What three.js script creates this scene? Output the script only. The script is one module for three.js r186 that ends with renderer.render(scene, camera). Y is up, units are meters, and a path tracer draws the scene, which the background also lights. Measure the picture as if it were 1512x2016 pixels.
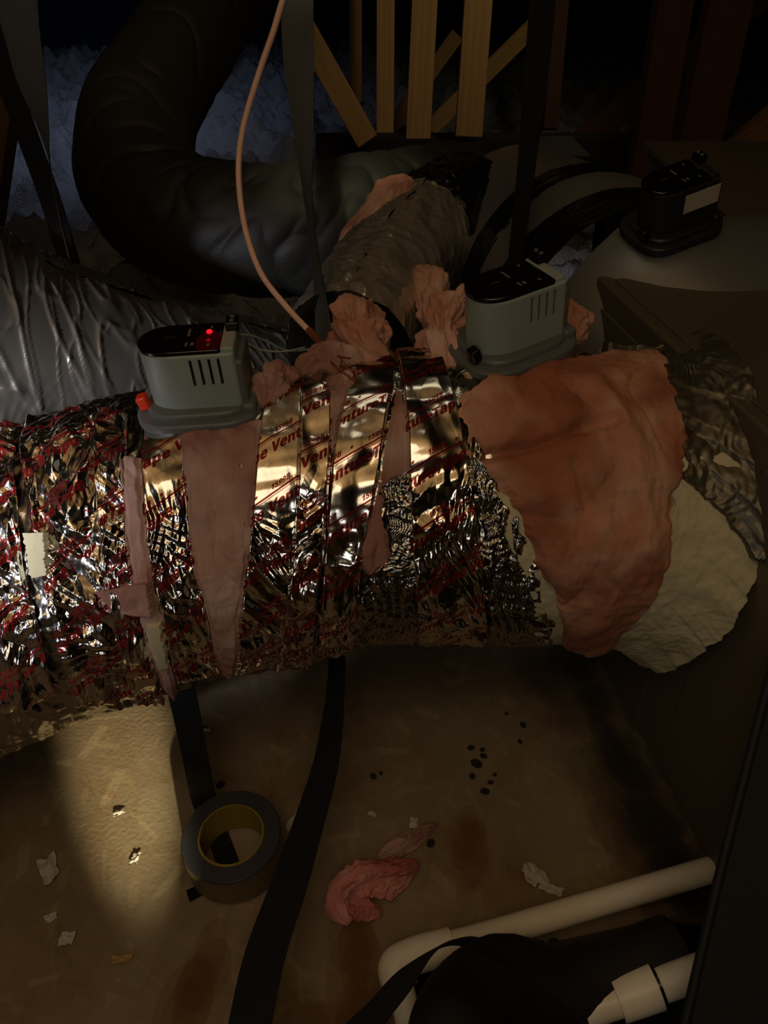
import * as THREE from 'three';
import { mergeGeometries } from 'three/addons/utils/BufferGeometryUtils.js';
import { RoundedBoxGeometry } from 'three/addons/geometries/RoundedBoxGeometry.js';
import { ImprovedNoise } from 'three/addons/math/ImprovedNoise.js';
import { RectAreaLightUniformsLib } from 'three/addons/lights/RectAreaLightUniformsLib.js';
import { Brush, Evaluator, SUBTRACTION } from 'three-bvh-csg';

// ---------------------------------------------------------------- camera, light, exposure
const V = (x = 0, y = 0, z = 0) => new THREE.Vector3(x, y, z);
const scene = new THREE.Scene();
scene.background = new THREE.Color(0x000000);
const camera = new THREE.PerspectiveCamera(67.45, 1512 / 2016, 0.02, 40);
camera.position.set(0, 0.9, 0);
camera.lookAt(0, 0.9 - Math.sin(38 * Math.PI / 180), -Math.cos(38 * Math.PI / 180));
scene.add(camera);
const renderer = new THREE.WebGLRenderer({ antialias: true });
renderer.toneMapping = THREE.LinearToneMapping;
renderer.toneMappingExposure = 1.0;
renderer.shadowMap.enabled = true;
RectAreaLightUniformsLib.init();

function spot(color, power, from, to, halfAngle, penumbra, radius) {
  const l = new THREE.SpotLight(color, power, 0, halfAngle, penumbra, 2);
  l.position.set(...from); l.target.position.set(...to); l.castShadow = true; l.shadow.radius = radius;
  scene.add(l, l.target); return l;
}
function area(color, power, from, to, w, h) {
  const l = new THREE.RectAreaLight(color, power, w, h);
  l.position.set(...from); l.lookAt(...to); scene.add(l); return l;
}
// a broad warm work light above and behind the photographer
area(0xffe6c2, 1.3, [-0.15, 1.66, 0.30], [-0.08, 0.3, -0.6], 0.8, 0.5);
// a cooler phone torch close to the camera
area(0xf6f0e2, 2.6, [-0.10, 0.72, 0.22], [-0.1, 0.33, -0.68], 0.22, 0.15);
// a white flashlight off to the left that catches the left end of the ducts
spot(0xf4f3ff, 9.0, [-0.80, 0.86, 0.22], [-0.47, 0.42, -0.62], 0.26, 1.0, 4.0);
// a flashlight held low that throws a narrow patch on to the deck below the duct
spot(0xfff0c8, 12, [0.11, 0.36, 0.50], [-0.358, 0, -0.62], 0.070, 0.75, 0.6);
// an added uplight on the roof boards, so the foil has lit boards to reflect
spot(0xfff0d6, 18.0, [0.35, 0.7, 1.1], [-0.15, 2.35, 0.25], 0.62, 0.9, 3.0);
// an attic bulb deep behind the ducts on the framing, and dim daylight from an eave vent
spot(0xffe8bd, 1.0, [0.55, 2.1, -1.9], [0.35, 0.7, -3.2], 0.55, 0.8, 3.0);
spot(0xffd8a0, 0.5, [-0.1, 1.7, -0.9], [-0.75, 0.0, -2.4], 0.3, 0.9, 3.0);
spot(0xa6b2d0, 5.0, [-1.6, 2.2, -4.0], [-2.2, -0.1, -5.0], 0.9, 0.9, 6.0);
spot(0xf4ecc4, 4.0, [-0.10, 1.7, -0.45], [-0.082, 0.4816, -1.5005], 0.12, 1.0, 2.0);  // added spot that lights a patch of the black flex duct
// an added dim area light above the ducts behind, for sheen on their metal
area(0xffeec8, 0.85, [0.05, 2.05, -1.25], [0.08, 0.5, -1.15], 0.5, 0.26);

// ---------------------------------------------------------------- small tools
const PN = new ImprovedNoise();
const noise = (x, y, z) => PN.noise(x + 31.7, y + 11.3, z + 57.1);
function fbm(x, y, z, o = 4) { let s = 0, a = 1, f = 1; for (let i = 0; i < o; i++) { s += a * noise(x * f, y * f, z * f + i * 9.1); a *= 0.5; f *= 2.03; } return s; }
function rng(seed) { let a = seed >>> 0; return () => { a = (a + 0x6D2B79F5) | 0; let t = Math.imul(a ^ (a >>> 15), 1 | a); t = (t + Math.imul(t ^ (t >>> 7), 61 | t)) ^ t; return ((t ^ (t >>> 14)) >>> 0) / 4294967296; }; }
const lerp = (a, b, t) => a + (b - a) * t, clamp = (x, a, b) => Math.min(b, Math.max(a, x));
const sstep = (a, b, x) => { const t = clamp((x - a) / (b - a), 0, 1); return t * t * (3 - 2 * t); };
// folds and facets of handled foil: sums of creased linear waves, warped by noise
function crumple(x, y, f, seed, oct = 3) {
  let h = 0, a = 1, tot = 0;
  for (let o = 0; o < oct; o++) {
    const wx = x * f + 0.9 * noise(x * f * 0.6, y * f * 0.6, seed + o * 7.3), wy = y * f + 0.9 * noise(x * f * 0.6 + 40, y * f * 0.6, seed + o * 5.9);
    for (let k = 0; k < 3; k++) {
      const an = seed * 1.7 + o * 2.1 + k * 1.05 + 0.5 * noise(x * f * 0.25, y * f * 0.25, seed + k), t = wx * Math.cos(an) + wy * Math.sin(an) + k * 0.37;
      const d = Math.abs(t - Math.round(t)) * 2; h += a * (d - 0.5) / 3;
    }
    tot += a; a *= 0.52; f *= 2.07;
  }
  return h / tot * 2;
}
const ridge = (x, y, z, k) => Math.pow(clamp(1 - Math.abs(noise(x, y, z)) * 1.6, 0, 1), k);
const counts = {};
function numbered(n) { const k = counts[n] = (counts[n] ?? -1) + 1; return k ? n + '_' + String(k).padStart(3, '0') : n; }
function thing(name, label, category, group, pos = [0, 0, 0], turn = 0) {
  const g = new THREE.Group(); g.name = numbered(name); g.position.set(...pos); g.rotation.y = turn;
  g.userData = { label, category }; if (group) g.userData.group = group;
  scene.add(g); return g;
}
function part(name, geo, mat, parent, label) {
  const m = new THREE.Mesh(geo, mat); m.name = numbered(name); m.castShadow = m.receiveShadow = true;
  if (label) m.userData.label = label;
  parent.add(m); return m;
}
function lone(name, geo, mat, label, category, group) {
  const m = part(name, geo, mat, scene); m.userData = { label, category }; if (group) m.userData.group = group; return m;
}
function struct(name, geo, mat) { const m = part(name, geo, mat, scene); m.userData = { kind: 'structure' }; return m; }
function grid(nu, nv, fn, closedU = false) {
  const p = [], uv = [], col = [], ix = [];
  let hasCol = false;
  for (let j = 0; j <= nv; j++) for (let i = 0; i <= nu; i++) {
    const r = fn(i / nu, j / nv); p.push(r[0], r[1], r[2]); uv.push(r[3] ?? i / nu, r[4] ?? j / nv);
    if (r[5]) { hasCol = true; col.push(...r[5]); }
  }
  for (let j = 0; j < nv; j++) for (let i = 0; i < nu; i++) {
    const a = j * (nu + 1) + i, b = a + 1, c = a + nu + 1, d = c + 1; ix.push(a, c, b, b, c, d);
  }
  const g = new THREE.BufferGeometry();
  g.setAttribute('position', new THREE.Float32BufferAttribute(p, 3)); g.setAttribute('uv', new THREE.Float32BufferAttribute(uv, 2));
  if (hasCol) g.setAttribute('color', new THREE.Float32BufferAttribute(col, 3));
  g.setIndex(ix); g.computeVertexNormals();
  if (closedU) { const n = g.attributes.normal; for (let j = 0; j <= nv; j++) { const a = j * (nu + 1), b = a + nu; const v = V(n.getX(a) + n.getX(b), n.getY(a) + n.getY(b), n.getZ(a) + n.getZ(b)).normalize(); n.setXYZ(a, v.x, v.y, v.z); n.setXYZ(b, v.x, v.y, v.z); } }
  return g;
}
// sweep along a curve with parallel transported frames; radius(t, angle, point) in metres
function sweep(pts, radius, nu, nv, { caps = false, squash = 1, color } = {}) {
  const c = new THREE.CatmullRomCurve3(pts.map((p) => V(...p)), false, 'centripetal'), L = c.getLength(), fr = [];
  let T = c.getTangentAt(0), U = V(0, 1, 0); U.addScaledVector(T, -U.dot(T)); if (U.length() < 0.05) U.set(0, 0, 1).addScaledVector(T, -T.z); U.normalize();
  for (let j = 0; j <= nv; j++) {
    const t = j / nv, T2 = c.getTangentAt(t); U.addScaledVector(T2, -U.dot(T2)).normalize();
    fr.push([c.getPointAt(t), U.clone(), T2.clone().cross(U).normalize()]);
  }
  const g = grid(nu, nv, (u, v) => {
    const [p, A, B] = fr[Math.round(v * nv)], th = u * Math.PI * 2, r0 = radius(v, th, p, L), ca = Math.cos(th), sa = Math.sin(th) * squash;
    const out = [p.x + r0 * (A.x * ca + B.x * sa), p.y + r0 * (A.y * ca + B.y * sa), p.z + r0 * (A.z * ca + B.z * sa), v * L, th * 0.1];
    if (color) out.push(color(out, v, th)); return out;
  }, true);
  if (!caps) return g;
  const parts = [g];
  for (const e of [0, nv]) {
    const [p] = fr[e], pos = [], q = g.attributes.position, id = [];
    pos.push(p.x, p.y, p.z); for (let i = 0; i <= nu; i++) { const k = e * (nu + 1) + i; pos.push(q.getX(k), q.getY(k), q.getZ(k)); }
    for (let i = 1; i <= nu; i++) e ? id.push(0, i + 1, i) : id.push(0, i, i + 1);
    const h = new THREE.BufferGeometry(); h.setAttribute('position', new THREE.Float32BufferAttribute(pos, 3)); h.setAttribute('uv', new THREE.Float32BufferAttribute(new Array(pos.length / 3 * 2).fill(0), 2));
    if (g.attributes.color) h.setAttribute('color', new THREE.Float32BufferAttribute(new Array(pos.length).fill(0.5), 3));
    h.setIndex(id); h.computeVertexNormals(); parts.push(h);
  }
  return mergeGeometries(parts);
}
const tube = (pts, r, nu = 12, nv = 60, caps = true) => sweep(pts, () => r, nu, nv, { caps });
// a webbing strap: rows [x, y, z, half-width vector x, y, z], box section
function ribbon(rows, thick = 0.0016, nv = 90) {
  const c = new THREE.CatmullRomCurve3(rows.map((r) => V(r[0], r[1], r[2])), false, 'centripetal'), w = new THREE.CatmullRomCurve3(rows.map((r) => V(r[3], r[4], r[5])), false, 'catmullrom');
  const L = c.getLength();
  return grid(4, nv, (u, v) => {
    const p = c.getPoint(v), h = w.getPoint(v), T = c.getTangent(v), n = h.clone().cross(T).normalize().multiplyScalar(thick / 2), k = Math.round(u * 4) % 4;
    const sx = k === 0 || k === 3 ? -1 : 1, sn = k < 2 ? 1 : -1;
    return [p.x + sx * h.x + sn * n.x, p.y + sx * h.y + sn * n.y, p.z + sx * h.z + sn * n.z, (sx + 1) * h.length(), v * L];
  }, false);
}
const flatN = (g) => { const q = g.toNonIndexed(); q.computeVertexNormals(); return q; };
const box = (w, h, d, x = 0, y = 0, z = 0, r = 0) => (r ? new RoundedBoxGeometry(w, h, d, 2, r) : new THREE.BoxGeometry(w, h, d)).translate(x, y, z);

// ---------------------------------------------------------------- materials
function canvasTex(w, h, draw, srgb = true) {
  const c = document.createElement('canvas'); c.width = w; c.height = h; draw(c.getContext('2d'), w, h);
  const t = new THREE.CanvasTexture(c); t.wrapS = t.wrapT = THREE.RepeatWrapping; if (srgb) t.colorSpace = THREE.SRGBColorSpace; return t;
}
function noiseTex(n, fn, srgb = false) {
  const d = new Uint8Array(n * n * 4);
  for (let j = 0; j < n; j++) for (let i = 0; i < n; i++) { const c = fn(i / n, j / n), k = (j * n + i) * 4; for (let q = 0; q < 3; q++) d[k + q] = clamp(Math.round((c[q] ?? c[0]) * 255), 0, 255); d[k + 3] = 255; }
  const t = new THREE.DataTexture(d, n, n); t.magFilter = THREE.LinearFilter; t.minFilter = THREE.LinearMipmapLinearFilter; t.generateMipmaps = true; t.wrapS = t.wrapT = THREE.RepeatWrapping;
  if (srgb) t.colorSpace = THREE.SRGBColorSpace; t.needsUpdate = true; return t;
}
// tileable noise on a torus-free blend
const tile = (f) => (u, v) => { const a = f(u, v), b = f(u - 1, v), c = f(u, v - 1), d = f(u - 1, v - 1), x = sstep(0, 1, u), y = sstep(0, 1, v); return lerp(lerp(a, b, x), lerp(c, d, x), y); };
const rep = (t, x, y = x) => { const c = t.clone(); c.repeat.set(x, y); c.needsUpdate = true; return c; };
const foilBump = noiseTex(512, tile((u, v) => 0.5 + 0.32 * crumple(u, v, 9, 3.1, 3) + 0.12 * fbm(u * 6, v * 6, 2, 3)) && ((u, v) => [tile((a, b) => 0.5 + 0.32 * crumple(a, b, 9, 3.1, 3) + 0.12 * fbm(a * 6, b * 6, 2, 3))(u, v)]));
const fibre = noiseTex(512, (u, v) => [tile((a, b) => 0.5 + 0.3 * fbm(a * 10 + 1.5 * noise(a * 5, b * 5, 3), b * 34 + 2 * noise(a * 4, b * 4, 8), 5, 4) + 0.2 * fbm(a * 40, b * 14, 9, 3))(u, v)]);
const grain = noiseTex(256, (u, v) => [tile((a, b) => 0.5 + 0.3 * fbm(a * 30, b * 30, 5, 3))(u, v)]);
const weave = noiseTex(64, (u, v) => [0.5 + 0.5 * Math.sin(u * Math.PI * 8) * Math.sin(v * Math.PI * 8)]);
const woodTex = noiseTex(256, (u, v) => { const k = tile((a, b) => 0.5 + 0.35 * fbm(a * 14 + noise(a * 3, b * 1.5, 2), b * 1.5, 4, 4))(u, v); return [lerp(0.60, 0.80, k), lerp(0.47, 0.64, k), lerp(0.28, 0.42, k)]; }, true);
// printed foil tape: red print on bare aluminium
function drawPrint(g, w, h, ground, ink) {
  g.fillStyle = ground; g.fillRect(0, 0, w, h); g.fillStyle = ink; g.strokeStyle = ink;
  g.textBaseline = 'alphabetic'; g.font = 'bold 62px sans-serif'; g.lineWidth = 3;
  for (const x of [20, 420]) { g.fillText('1599B', x, 70); g.strokeText('1599B', x, 70); g.beginPath(); g.arc(x + 265, 48, 13, 0, 7); g.fill(); }
  g.fillRect(0, 90, w, 18); g.fillRect(0, 118, w, 7);
  g.font = 'bold 128px sans-serif'; g.save(); g.translate(8, 246); g.scale((w - 40) / g.measureText('VentureTape').width, 1); g.lineWidth = 7; g.fillText('VentureTape', 0, 0); g.strokeText('VentureTape', 0, 0); g.restore();
}
const printMap = canvasTex(800, 480, (g, w, h) => drawPrint(g, w, h, '#e9e7e2', '#861c1c'));
const printMetal = canvasTex(800, 480, (g, w, h) => drawPrint(g, w, h, '#ffffff', '#807c80'), false);
const tapeScale = [1 / 0.080, 1 / 0.055];
for (const t of [printMap, printMetal]) { t.repeat.set(...tapeScale); }
const M = {};
const std = (o) => new THREE.MeshStandardMaterial({ side: THREE.DoubleSide, ...o });
M.tape = std({ color: 0xffffff, map: printMap, metalness: 1, metalnessMap: printMetal, roughness: 0.15, bumpMap: rep(foilBump, 7), bumpScale: 0.00022 });
M.foil = std({ color: 0xb9b6ae, metalness: 1, roughness: 0.2, bumpMap: rep(foilBump, 8), bumpScale: 0.0009 });
M.foilDull = std({ color: 0x9b978d, metalness: 0.9, roughness: 0.34, bumpMap: rep(foilBump, 5), bumpScale: 0.002 });
M.branchFoil = new THREE.MeshPhysicalMaterial({ side: THREE.DoubleSide, clearcoat: 0.8, clearcoatRoughness: 0.12,  color: 0xc4bfb2, metalness: 0.6, roughness: 0.24, bumpMap: rep(foilBump, 6, 4), bumpScale: 0.0013 });
M.collarFoil = std({ color: 0x6e6a5c, metalness: 0.75, roughness: 0.45, bumpMap: rep(foilBump, 5), bumpScale: 0.001 });
M.openEndShade = std({ color: 0x2c2820, metalness: 0.7, roughness: 0.3, bumpMap: rep(foilBump, 6), bumpScale: 0.001 });
M.jacket = new THREE.MeshPhysicalMaterial({ side: THREE.DoubleSide, color: 0x524f48, metalness: 0.45, roughness: 0.4, clearcoat: 1, clearcoatRoughness: 0.14, bumpMap: rep(foilBump, 5, 3), bumpScale: 0.0005 });
M.pink = new THREE.MeshPhysicalMaterial({ side: THREE.DoubleSide, color: 0xffffff, vertexColors: true, roughness: 1, bumpMap: rep(fibre, 4, 4), bumpScale: 0.0016, sheen: 0.3, sheenColor: new THREE.Color(0xffc0a8), sheenRoughness: 0.8 });
M.liner = std({ color: 0xd2cba6, roughness: 0.8, bumpMap: rep(grain, 6), bumpScale: 0.0016 });
M.blackFlex = std({ color: 0x24241f, roughness: 0.6, bumpMap: rep(grain, 8), bumpScale: 0.0006 });
M.metal = std({ color: 0x8d9090, metalness: 0.55, roughness: 0.38, bumpMap: rep(grain, 3), bumpScale: 0.0002 });
M.galv = std({ color: 0x6c6f70, metalness: 0.6, roughness: 0.45, bumpMap: rep(grain, 3), bumpScale: 0.0002 });
M.blackTape = std({ color: 0x17181a, roughness: 0.22, bumpMap: rep(foilBump, 10), bumpScale: 0.0025 });
M.greyPlastic = std({ color: 0xa0aea6, roughness: 0.32, bumpMap: rep(grain, 20), bumpScale: 0.00006 });
M.darkGrey = std({ color: 0x686d6a, roughness: 0.4, bumpMap: rep(grain, 20), bumpScale: 0.00006 });
M.blackPlastic = std({ color: 0x0c0b0b, roughness: 0.2 });
M.darkActuator = std({ color: 0x262625, roughness: 0.4 });
M.slot = std({ color: 0x050505, roughness: 0.9 });
M.orange = std({ color: 0xe23a14, roughness: 0.45 });
M.label = std({ color: 0xc9c4b4, roughness: 0.7 });
M.copperWire = std({ color: 0xffd0b4, roughness: 0.38 });
M.brownWire = std({ color: 0x9a5a32, roughness: 0.4, metalness: 0.3 });
M.greenWire = std({ color: 0x8fb6a2, roughness: 0.5 });
M.whiteWire = std({ color: 0xb9c4bd, roughness: 0.5 });
M.strapGrey = std({ color: 0x5c605e, roughness: 0.75, bumpMap: rep(weave, 60, 60), bumpScale: 0.0008 });
M.strapBlack = std({ color: 0x08080a, roughness: 0.85, bumpMap: rep(weave, 60, 60), bumpScale: 0.0006 });
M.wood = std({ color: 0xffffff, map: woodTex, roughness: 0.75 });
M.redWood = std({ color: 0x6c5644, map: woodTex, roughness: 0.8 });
M.pvc = std({ color: 0xfaf3e0, roughness: 0.35 });
M.cabinet = std({ color: 0x6a6252, roughness: 0.42, metalness: 0.25, bumpMap: rep(grain, 3), bumpScale: 0.0002 });
M.dark = std({ color: 0x14140f, roughness: 0.9 });
M.nearDark = std({ color: 0x131314, roughness: 0.7 });
M.foam = std({ color: 0x14100e, roughness: 0.7, bumpMap: rep(grain, 20), bumpScale: 0.0006 });
M.wall = std({ color: 0x35415f, roughness: 1 });
M.roofBoard = std({ color: 0x9a7c54, roughness: 0.9 });
M.roof = std({ color: 0x2a2018, roughness: 1 });
M.cellulose = std({ color: 0x8e9096, roughness: 1, bumpMap: rep(grain, 5), bumpScale: 0.012 });
M.tapeSide = std({ color: 0x4a4b4e, roughness: 0.42, metalness: 0.35 });
M.tapeOuter = std({ color: 0x76684a, roughness: 0.35, metalness: 0.3 });
M.core = std({ color: 0x96801e, roughness: 0.8 });
M.paper = std({ color: 0xc9c2b2, roughness: 0.8 });

// ---------------------------------------------------------------- setting
const FX = 1.7, FZ = 1.7;   // metres covered by the deck print
const osb = canvasTex(2048, 2048, (g, w, h) => {
  const R = rng(5); g.fillStyle = '#857154'; g.fillRect(0, 0, w, h);
  for (let i = 0; i < 6500; i++) {
    const x = R() * w, y = R() * h, l = 12 + R() * 60, b = 4 + R() * 13, a = (R() - 0.5) * 2.4 + 0.9, k = R();
    g.save(); g.translate(x, y); g.rotate(a); g.globalAlpha = 0.08 + R() * 0.26;
    g.fillStyle = ['#b39c6e', '#6d5534', '#a08a62', '#c2ae82', '#7d5c30', '#94704a'][Math.floor(k * 6)];
    g.beginPath(); g.moveTo(-l / 2, -b / 2); g.lineTo(l / 2 - b * R(), -b / 2 + R() * 4); g.lineTo(l / 2, b / 2); g.lineTo(-l / 2 + b * R(), b / 2); g.fill(); g.restore();
  }
  g.globalAlpha = 0.28; g.fillStyle = '#b2aa94';                     // dust film
  for (let i = 0; i < 420; i++) { g.globalAlpha = 0.03 + R() * 0.09; g.beginPath(); g.ellipse(R() * w, R() * h, 40 + R() * 160, 20 + R() * 80, R() * 3, 0, 7); g.fill(); }
  const at = (x, z) => [(x + 1.2) / FX * w, (z + 1.4) / FZ * h];
  for (const [x, z, rx, ry, a, al] of [[-0.20, -0.33, 0.03, 0.06, 0.2, 0.5], [-0.17, -0.27, 0.05, 0.03, 0.5, 0.5], [-0.03, -0.38, 0.025, 0.07, 0.1, 0.45], [-0.02, -0.30, 0.03, 0.05, 0.4, 0.45], [-0.08, -0.30, 0.04, 0.03, 0, 0.35], [0.1, -0.5, 0.03, 0.05, 0.2, 0.25]]) {
    for (let k = 0; k < 8; k++) { g.globalAlpha = al * 0.42; g.fillStyle = '#5c3410'; const [px, py] = at(x + (R() - 0.5) * rx, z + (R() - 0.5) * ry); g.beginPath(); g.ellipse(px, py, rx / FX * w * (0.3 + R() * 0.7), ry / FZ * h * (0.3 + R() * 0.7), a, 0, 7); g.fill(); }
  }
  g.fillStyle = '#140c06';                                           // soft dark band along the foot of the cabinet
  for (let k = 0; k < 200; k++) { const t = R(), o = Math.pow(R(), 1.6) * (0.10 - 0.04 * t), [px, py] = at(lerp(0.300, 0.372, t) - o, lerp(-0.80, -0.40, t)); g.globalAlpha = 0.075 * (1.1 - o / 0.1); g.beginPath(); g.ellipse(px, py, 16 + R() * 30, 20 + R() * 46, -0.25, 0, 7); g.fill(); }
  g.fillStyle = '#120d08';                                           // knots and scorch dots
  for (const [p, r] of [[[0.1188, 0, -0.6283], 5], [[0.1345, 0, -0.6251], 4], [[0.1349, -0, -0.6154], 5], [[0.1241, 0, -0.6036], 8], [[0.1169, -0, -0.5844], 5], [[0.1314, 0, -0.5621], 6], [[0.1401, 0, -0.5754], 4], [[0.1467, 0, -0.5867], 3], [[0.1957, 0, -0.6658], 5], [[0.1746, 0, -0.6849], 3], [[0.1876, 0, -0.6381], 4], [[-0.0141, -0, -0.5844], 5], [[-0.004, -0, -0.589], 3], [[0.0574, 0, -0.4916], 6], [[-0.2142, 0, -0.5717], 6], [[-0.2507, 0, -0.6615], 4], [[0.1733, 0, -0.3751], 5], [[0.1879, 0, -0.3751], 7]]) {
    const [px, py] = at(p[0], p[2]); g.globalAlpha = 0.85; g.beginPath(); g.ellipse(px, py, r * 1.25, r, R() * 3, 0, 7); g.fill();
  }
});
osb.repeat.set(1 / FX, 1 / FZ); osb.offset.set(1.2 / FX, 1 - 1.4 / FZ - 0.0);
{
  // deck boards with a notch at the near right, where the pipes drop through
  const s = new THREE.Shape(); const pts = [[-1.6, 1.5], [0.50, 1.5], [0.50, 0.395], [0.33, 0.405], [0.02, 0.345], [0.02, -0.9], [-1.6, -0.9]];
  s.moveTo(pts[0][0], pts[0][1]); for (const p of pts.slice(1)) s.lineTo(p[0], p[1]); s.closePath();
  const g = new THREE.ExtrudeGeometry(s, { depth: 0.018, bevelEnabled: false }).rotateX(-Math.PI / 2).translate(0, -0.018, 0);
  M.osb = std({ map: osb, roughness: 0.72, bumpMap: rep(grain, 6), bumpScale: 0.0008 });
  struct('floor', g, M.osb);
  struct('subfloor', box(9, 0.1, 3.2, 0, -0.36, 0.2), M.dark);
}
struct('wall_back', box(10, 4, 0.2, 0, 1, -8.6), M.wall);
struct('wall_left', box(0.2, 4, 12, -4.8, 1, -3), M.wall);
struct('wall_right', box(0.2, 4, 12, 4.8, 1, -3), M.roof);
struct('wall_front', box(10, 4, 0.2, 0, 1, 2.0), M.roofBoard);
{
  const c = struct('ceiling', box(10, 0.2, 12, 0, 2.5, -3), M.roofBoard);
  for (let i = 0; i < 9; i++) part('rafter', box(0.04, 0.14, 6.0, -1.7 + i * 0.41, 2.33, -0.4, 0.003), M.wood, c);
}
{
  const g = grid(330, 330, (u, v) => { const x = lerp(-4.6, 4.6, u), z = lerp(-1.15, -8.4, Math.pow(v, 1.3)), y = -0.16 + 0.09 * fbm(x * 1.6, z * 1.6, 3, 3) + 0.17 * Math.abs(fbm(x * 5, z * 5, 8, 5)); return [x, y, z, x, z]; });
  const m = part('loose_fill_insulation', g, M.cellulose, scene); m.userData = { label: 'grey lumpy blown loose fill insulation spread over the attic floor behind the ducts', category: 'insulation', kind: 'stuff' };
}
// framing behind: truss webs, each its own timber
function timber(w, d, from, to, mat, label, group, tall = /upright|post/.test(label)) {
  const a = V(...from), b = V(...to); if (tall) b.addScaledVector(V().subVectors(b, a), (2.38 - b.y) / (b.y - a.y));   // uprights run on to the roof
  const L = a.distanceTo(b), g = new RoundedBoxGeometry(w, L, d, 1, 0.002), uv = g.attributes.uv;
  for (let i = 0; i < uv.count; i++) uv.setXY(i, uv.getX(i) * 0.35, uv.getY(i) * 1.4);
  const m = lone('truss_timber', g, mat, label, 'timber', group); m.position.copy(a).add(b).multiplyScalar(0.5);
  m.quaternion.setFromUnitVectors(V(0, 1, 0), b.sub(a).normalize()); return m;
}
const TG = 'pale timbers of the roof trusses';
timber(0.050, 0.089, [-0.118, 0.2512, -3.6809], [-0.115, 0.8163, -3.8686], M.wood, 'thin upright truss timber farthest left of the pale row, foot behind the diagonal brace', TG);
timber(0.062, 0.089, [0.0037, 0.2545, -3.0489], [0.0069, 0.8298, -3.2446], M.wood, 'second pale upright truss timber from the left, beside the foot of the diagonal brace', TG);
timber(0.085, 0.040, [0.118, 0.2494, -2.918], [0.1424, 0.8325, -3.1198], M.wood, 'third pale upright truss timber from the left, reaching lowest', TG);
timber(0.086, 0.040, [0.2748, 0.3237, -2.7223], [0.2955, 0.8379, -2.8702], M.wood, 'widest and brightest pale upright truss timber, right end of the lit row', TG);
timber(0.075, 0.040, [-0.0534, 0.2871, -2.8206], [-0.2748, 0.6238, -2.9567], M.wood, 'diagonal brace leaning left from the feet of the pale timbers', TG);
timber(0.070, 0.040, [0.1891, 0.1339, -3.7162], [0.6687, 0.5354, -3.9029], M.wood, 'diagonal brace rising right behind the widest pale timber', TG);
timber(0.070, 0.040, [0.0362, 0.0416, -4.2786], [0.3624, 0.4206, -4.4477], M.wood, 'short diagonal brace seen between the third and the widest pale timber', TG);
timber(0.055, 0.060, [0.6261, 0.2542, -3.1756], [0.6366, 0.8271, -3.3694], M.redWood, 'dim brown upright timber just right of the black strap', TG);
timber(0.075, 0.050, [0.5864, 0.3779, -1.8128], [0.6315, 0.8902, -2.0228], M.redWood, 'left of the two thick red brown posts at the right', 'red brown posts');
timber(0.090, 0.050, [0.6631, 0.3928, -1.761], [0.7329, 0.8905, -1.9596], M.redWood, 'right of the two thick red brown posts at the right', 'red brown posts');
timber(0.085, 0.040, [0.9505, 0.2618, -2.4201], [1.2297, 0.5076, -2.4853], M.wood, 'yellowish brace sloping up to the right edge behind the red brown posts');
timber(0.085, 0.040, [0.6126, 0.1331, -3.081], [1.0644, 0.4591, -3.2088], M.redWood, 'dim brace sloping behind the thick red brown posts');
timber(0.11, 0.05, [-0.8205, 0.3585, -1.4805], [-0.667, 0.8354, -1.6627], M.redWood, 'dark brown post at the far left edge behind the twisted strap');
{ const g = box(3.2, 0.16, 0.10, 1.36, 0.20, -2.95); lone('bottom_chord_beam', g, M.roof, 'dark horizontal beam at the feet of the pale truss timbers', 'beam'); }

// ---------------------------------------------------------------- the foil wrapped main duct
const AXY = [-0.27120, 0.02458, 0.37691], AXZ = [0.22491, -0.12829, -0.69198], RAD = 0.163;
function surf(s, th, r) {
  const T = V(1, 2 * AXY[0] * s + AXY[1], 2 * AXZ[0] * s + AXZ[1]).normalize(), U = V(0, 1, 0).addScaledVector(T, -T.y).normalize(), W = T.clone().cross(U), c = Math.cos(th) * r, n = Math.sin(th) * r;
  return [s + c * U.x + n * W.x, AXY[0] * s * s + AXY[1] * s + AXY[2] + c * U.y + n * W.y, AXZ[0] * s * s + AXZ[1] * s + AXZ[2] + c * U.z + n * W.z];
}
const baseR = (s, th) => RAD + 0.003 * noise(s * 9, th * 1.4, 2);
const poly = (pts) => { const c = new THREE.CatmullRomCurve3(pts.map((p) => V(p[0], p[1], 0)), false, 'centripetal'); return (t) => c.getPoint(t); };
const above = (pts, by) => [[pts[0][0] + (pts[0][0] - pts[1][0]) * 0.3, pts[0][1] - by], ...pts];
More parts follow.
